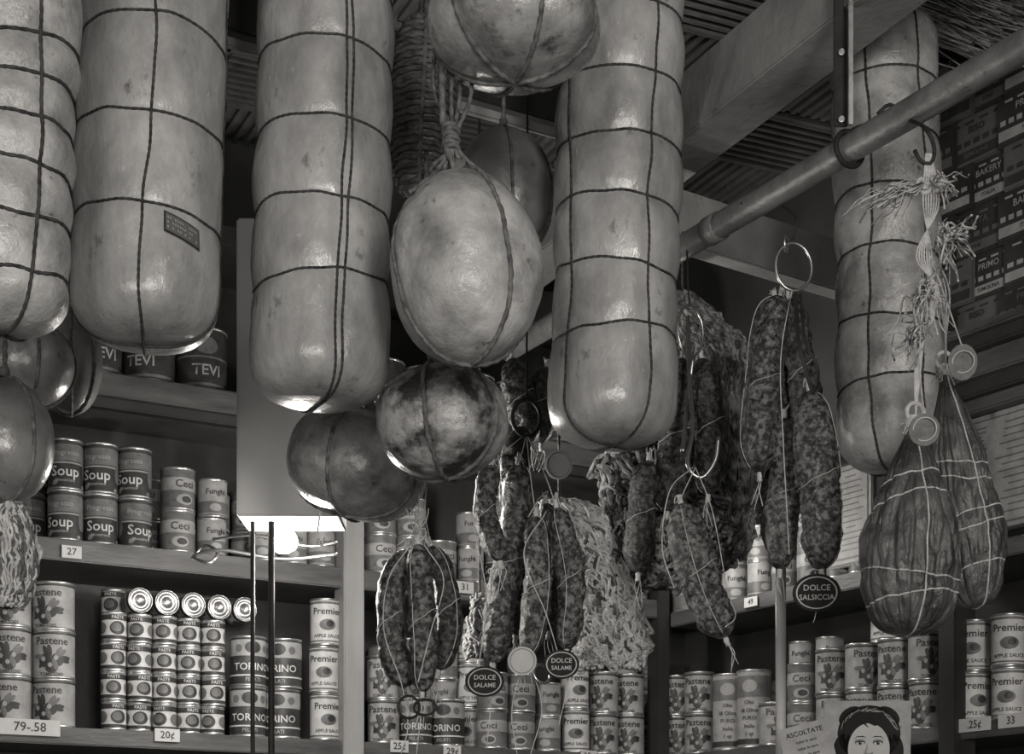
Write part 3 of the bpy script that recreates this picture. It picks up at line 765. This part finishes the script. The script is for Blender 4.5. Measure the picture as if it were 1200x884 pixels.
g=empty('cardboard_cartons',SR.p(.6,.1,CZ+1.25))
def carton(px,z,w,h,mat,mat2,t1,t2,back=.02):
    b=MB(); t=SR.t(px,back); c=SR.p(t,back+.09,z+h/2); u=SR.u; n=SR.n
    b.box(c,u*(w/2),n*.09,V((0,0,h/2)),mat,.003)
    f=c-n*.0915
    b.box(f-V((0,0,h*.30)),u*(w*.46),n*.0008,V((0,0,h*.1)),mat2)
    b.text(t1,h*.2,f+V((0,0,h*.2))-n*.0006,u,V((0,0,1)),mat2); b.text(t2,h*.13,f-V((0,0,h*.30))-n*.0014,u,V((0,0,1)),mat)
    for i in range(7): b.box(f+V((0,0,-h*.05))+u*(w*(-.39+.13*i)),u*(w*.04),n*.0008,V((0,0,h*.05)),mat2)
    for i in range(4): b.box(f+V((0,0,h*.36))+u*(w*(-.3+.2*i)),u*(w*.06),n*.0008,V((0,0,h*.02)),mat2)
    b.finish('carton',g)
zc=CZ+1.225
for j,(z,hh) in enumerate([(zc,.10),(zc+.10,.10),(zc+.20,.11),(zc+.31,.10),(zc+.41,.11),(zc+.52,.11)]):
    px=1085
    for i in range(4):
        w=.17+.03*((i+j)%2); carton(px+i*60+(j%2)*14,z,w,hh,[boxd,boxm,boxd,boxd][(i+j)%4],[boxl,boxm,boxl][(i*2+j)%3] if (i+j)%4!=1 else boxd,['BAKERY','RISO','PRIMO','PASTA'][(i+j)%4],['FINE','ITALIA','SEMOLINA'][(i+j)%3],back=.02+.01*(i%2))

b=MB()
for px,z0,z1,w in ((1194,CZ+.80,CZ+1.06,.16),(1150,CZ+.88,CZ+1.06,.09),(1000,CZ+.80,CZ+1.04,.13)):
    t=SR.t(px,.02); c=SR.p(t,.02,(z0+z1)/2); h=(z1-z0)/2
    b.box(c,SR.u*(w/2+.008),SR.n*.006,V((0,0,h+.006)),woodk,.002); b.box(c-SR.n*.0065,SR.u*(w/2),SR.n*.001,V((0,0,h-.002)),lab1)
    b.box(c-SR.n*.0080,SR.u*(w/2-.008),SR.n*.0006,V((0,0,h-.012)),lab2)
    b.box(c-SR.n*.0088,SR.u*(w/2-.011),SR.n*.0006,V((0,0,h-.016)),lab1)
    for i in range(14): b.box(c-SR.n*.0097+V((0,0,h-.03-i*(2*h-.05)/14)),SR.u*(w*random.uniform(.12,.36)),SR.n*.0004,V((0,0,.0016)),lab2)
b.finish('framed_notices')

# ---------------------------------------------------------------- lamp housing, rods, bulb
b=MB(); d=2.2; c0=P(277,605,d); c1=P(398,255,d); y0=c0.y
cx=(c0.x+c1.x)/2; hw=(c1.x-c0.x)/2
b.box(V((cx,y0+.07,(c0.z+c1.z)/2)),V((hw,0,0)),V((0,.07,0)),V((0,0,(c1.z-c0.z)/2)),panel,.004)
b.box(V((cx,y0+.05,(c1.z+CEIL)/2)),V((.02,0,0)),V((0,.02,0)),V((0,0,(CEIL-c1.z)/2)),woodk,.002)
for x,r in((295,.0045),(317,.0065)):
    q=P(x,610,d)+V((0,.012,0)); b.sweep([V((q.x,q.y,0.0)),V((q.x,q.y,CZ+.4)),q],r,iron,12)
b.finish('lamp_housing_on_rods')
b=MB(); q=P(324,612,d)+V((0,.06,0))
b.lathe([(0,.03),(.014,.03),(.016,.0),(.014,-.006)],q+V((.0,.04,0)),steel,16,z=V((0,0,1)))
b.lathe([(.012,-.005),(.020,-.012),(.028,-.026),(.030,-.036),(.025,-.048),(.012,-.056),(0,-.058)],q+V((0,.04,.016)),glassb,20)
b.finish('light_bulb')
b=MB()
b.wire([P(225,655,2.45),P(240,640,2.45),P(255,648,2.42),P(245,660,2.4),P(228,652,2.42),P(260,645,2.4),P(330,655,2.4),P(395,650,2.4)],.004,steel)
b.wire([P(250,632,2.45),P(300,628,2.4),P(360,640,2.4),P(395,636,2.4)],.003,steel)
b.finish('wire_rack')
b=MB(); q=P(915,665,2.3); b.sweep([V((q.x,q.y,0)),V((q.x,q.y,CZ+.3)),q],.011,polem,16)
b.lathe([(.011,0),(.015,.002),(.015,.012),(.006,.02),(0,.021)],q,steel,16); b.finish('metal_display_pole')

# poster with printed portrait
b=MB(); d=2.25; c=P(1016,868,d); k=d/F; X=V((1,0,0)); Y=V((0,-.08,1)).normalized(); N=V((0,-1,-.08)).normalized()
b.box(c,X*(51*k),N*.002,Y*(46*k),lab1,0)
def pl(pts,lv,m_):
    b.poly([((x)*k,(y)*k) for x,y in pts],c+N*(.0024+lv*.0005),X,Y,m_)
def el(x,y,rx,ry,lv,m_,n=24,rot=0):
    pl([(x+rx*math.cos(2*math.pi*i/n)*math.cos(rot)-ry*math.sin(2*math.pi*i/n)*math.sin(rot),y+rx*math.cos(2*math.pi*i/n)*math.sin(rot)+ry*math.sin(2*math.pi*i/n)*math.cos(rot)) for i in range(n)],lv,m_)
el(2,8,37,33,0,ink); el(-27,-14,13,22,0,ink); el(31,-14,12,22,0,ink); el(-20,28,15,10,0,ink,rot=.6); el(24,28,15,10,0,ink,rot=-.6)
el(-34,-28,8,12,.2,ink); el(37,-28,8,12,.2,ink)
for i in range(9):
    a=.35+i*.30
    el(2+math.cos(a)*30,9+math.sin(a)*26,8,.8,.5,skins,12,a+1.9)
    el(2+math.cos(a)*34,7+math.sin(a)*29,6,.6,.5,lab2,12,a+1.7)
fp=[]
for i in range(40):
    a=2*math.pi*i/40; x=math.cos(a); y=math.sin(a); fp.append((2+x*(24.5 if y>0 else 24.5-5.5*y*y),-11+y*(31 if y>0 else 33)))
pl(fp,1,skin)
pl([(-22,-16),(-21,-30),(-14,-41),(-5,-44),(-12,-36),(-17,-26)],1.5,skins); pl([(26,-16),(25,-30),(18,-41),(9,-44),(16,-36),(21,-26)],1.5,skins)
pl([(-25,0),(-22,12),(-14,19),(-6,20),(2,14),(-4,22),(8,17),(18,18),(26,10),(29,-2),(31,16),(18,32),(-12,34),(-28,20)],2,ink)
for s_ in(-1,1):
    x0=2+s_*10.5
    pl([(x0-7.5,2.0+s_*.9),(x0-3.5,5.0+s_*.2),(x0+3.5,5.0-s_*.2),(x0+7.5,2.0-s_*.9),(x0+3,4.0),(x0-3,4.0)],3,ink)
    el(x0,-1.4,6.4,3.2,1.6,skins); el(x0,-2.8,5.8,2.5,3,ink,20); el(x0,-3.4,4.9,1.7,4,paper,20); el(x0,-3.1,2.0,2.0,5,ink,16); el(x0+.7,-2.4,.6,.6,6,paper,8)
pl([(-.5,-3),(-1.4,-10),(-3.8,-15),(-2,-17.5),(1,-16.2),(3.5,-16.2),(6,-17.5),(7.4,-15.4),(5.6,-13),(5,-14.6),(2,-15),(-1,-14.4),(.6,-9)],3,skins)
el(-1.0,-16.6,1.2,.8,4,ink,10); el(5.0,-16.6,1.2,.8,4,ink,10)
pl([(-8,-26),(-3,-23.5),(2,-24.6),(7,-23.5),(12,-26),(7,-29.5),(2,-30.5),(-3,-29.5)],3,ink); pl([(-6,-26.1),(2,-26.6),(10,-26.1),(2,-27.2)],4,lab1)
pl([(-9,-40),(13,-40),(14,-46),(-10,-46)],.8,skins)
b.sweep([V((c.x,c.y+.05,0)),V((c.x,c.y+.05,c.z-.3)),c-Y*.05-N*.005],.006,iron,8)
b.finish('portrait_poster')
b=MB(); d=2.15; c=P(948,882,d); k=d/F; X=V((.95,0,.25)).normalized(); Y=V((-.25,-.05,.95)).normalized(); N=X.cross(Y); N=N if N.y<0 else -N
b.box(c,X*(30*k),N*.0015,Y*(34*k),lab1,0)
b.text('ASCOLTATE',8*k,c+Y*(24*k)+N*.0024,X,Y,ink)
for i in range(6): b.text('tutte le sere',5*k,c+Y*((14-i*8)*k)+N*.0024,X,Y,ink)
b.sweep([V((c.x,c.y+.03,0)),V((c.x,c.y+.03,c.z-.3)),c-N*.004],.005,iron,8)
b.finish('printed_leaflet')

# ---------------------------------------------------------------- room shell
def plane_box(name,c,ex,ey,ez,mat):
    b=MB(); b.box(c,ex,ey,ez,mat); return b.finish(name)
plane_box('floor',V((0,1.6,-.03)),V((3,0,0)),V((0,4.4,0)),V((0,0,.03)),floorm)
plane_box('ceiling',V((0,1.6,CEIL+.03)),V((3,0,0)),V((0,4.4,0)),V((0,0,.03)),tin)
def wall(name,S,t0,t1,back):
    b=MB(); board(b,S,t0,t1,back,back+.06,0,CEIL,wallm,0); b.finish(name)
wall('wall_back',SL,SL.t(-500),tL1+.35,.30)
wall('wall_right',SR,-.3,tR1+2.0,.30)
plane_box('wall_left',V((-2.2,.5,CEIL/2)),V((.05,0,0)),V((0,2.9,0)),V((0,0,CEIL/2)),wallm)
b=MB()
y=-2.4
for (x0,x1,z0,z1) in ((-2.4,-1.5,0,CEIL),(-.1,.4,0,CEIL),(2.0,2.9,0,CEIL),(-1.5,-.1,0,1.0),(.4,2.0,0,1.0),(-1.5,-.1,2.9,CEIL),(.4,2.0,2.9,CEIL)):
    b.box(V(((x0+x1)/2,y,(z0+z1)/2)),V(((x1-x0)/2,0,0)),V((0,.05,0)),V((0,0,(z1-z0)/2)),wallm)
b.finish('wall_front')
for x0,x1 in((-1.5,-.1),(.4,2.0)):
    b=MB(); xm=(x0+x1)/2
    for x in(x0+.02,xm,x1-.02): b.box(V((x,y,1.95)),V((.025,0,0)),V((0,.03,0)),V((0,0,.95)),woodk)
    for z in(1.02,2.0,2.88): b.box(V((xm,y,z)),V(((x1-x0)/2,0,0)),V((0,.03,0)),V((0,0,.025)),woodk)
    b.finish('window_%d'%(1 if x0<0 else 2))
b=MB(); u=d0; v=V((-u.y,u.x,0)); s=.26; o=W(.45,2.4,CEIL-.004)
for i in range(-9,9):
    for j in range(-7,8):
        c=o+u*(i*s)+v*(j*s)
        if c.y<2.0 or c.y>5.0 or abs(c.x)>1.7: continue
        for q in(-.105,-.075,-.045,-.015,.015,.045,.075,.105):
            a,e=((u,v),(v,u))[(i+j)%2]
            b.box(c+a*q,e*.112,a*.006,V((0,0,.008)),tin,0)
        for a,e in((u,v),(v,u)): b.box(c+a*.13,e*.13,a*.008,V((0,0,.013)),tin,0)
b.finish('trim_1')

# ---------------------------------------------------------------- lights
def area(name,loc,target,sx,sy,e):
    l=bpy.data.lights.new(name,'AREA'); l.shape='RECTANGLE'; l.size=sx; l.size_y=sy; l.energy=e; l.color=TINT
    o=bpy.data.objects.new(name,l); o.location=loc; o.rotation_euler=(V(target)-V(loc)).to_track_quat('-Z','Y').to_euler(); scene.collection.objects.link(o)
def bulb(name,loc,e,r=.03):
    l=bpy.data.lights.new(name,'POINT'); l.energy=e; l.shadow_soft_size=r; l.color=TINT
    o=bpy.data.objects.new(name,l); o.location=loc; scene.collection.objects.link(o)
area('window_daylight_1',(-.8,-2.3,1.95),(-.2,2.4,2.4),.9,1.3,60)
area('window_daylight_2',(1.2,-2.3,2.1),(.2,2.4,2.4),.8,1.2,130)
bulb('lamp_light_1',P(324,612,2.2)+V((0,.13,-.085)),10)
bulb('lamp_light_2',P(470,560,2.42),6)
bulb('hidden_fill_3',P(800,620,2.75),5)  # unseen extra light, added behind the salamis to brighten the back shelves
bulb('shop_light_4',(.9,1.4,3.0),5,.08)
bulb('fill_light_5',(-1.45,1.6,2.15),6,.12)  # added fill out of view at left, brightens the housing and cheese sides
w=bpy.data.worlds.new('world'); scene.world=w; w.use_nodes=True
w.node_tree.nodes['Background'].inputs[0].default_value=(*TINT,1); w.node_tree.nodes['Background'].inputs[1].default_value=.06

cam=bpy.data.cameras.new('camera'); co=bpy.data.objects.new('camera',cam); scene.collection.objects.link(co)
co.location=(0,0,CZ); co.rotation_euler=(math.radians(90),0,0); cam.sensor_width=36; cam.lens=FK/1200*36; cam.shift_y=(HZ-442)/1200
cam.clip_start=.05; scene.camera=co
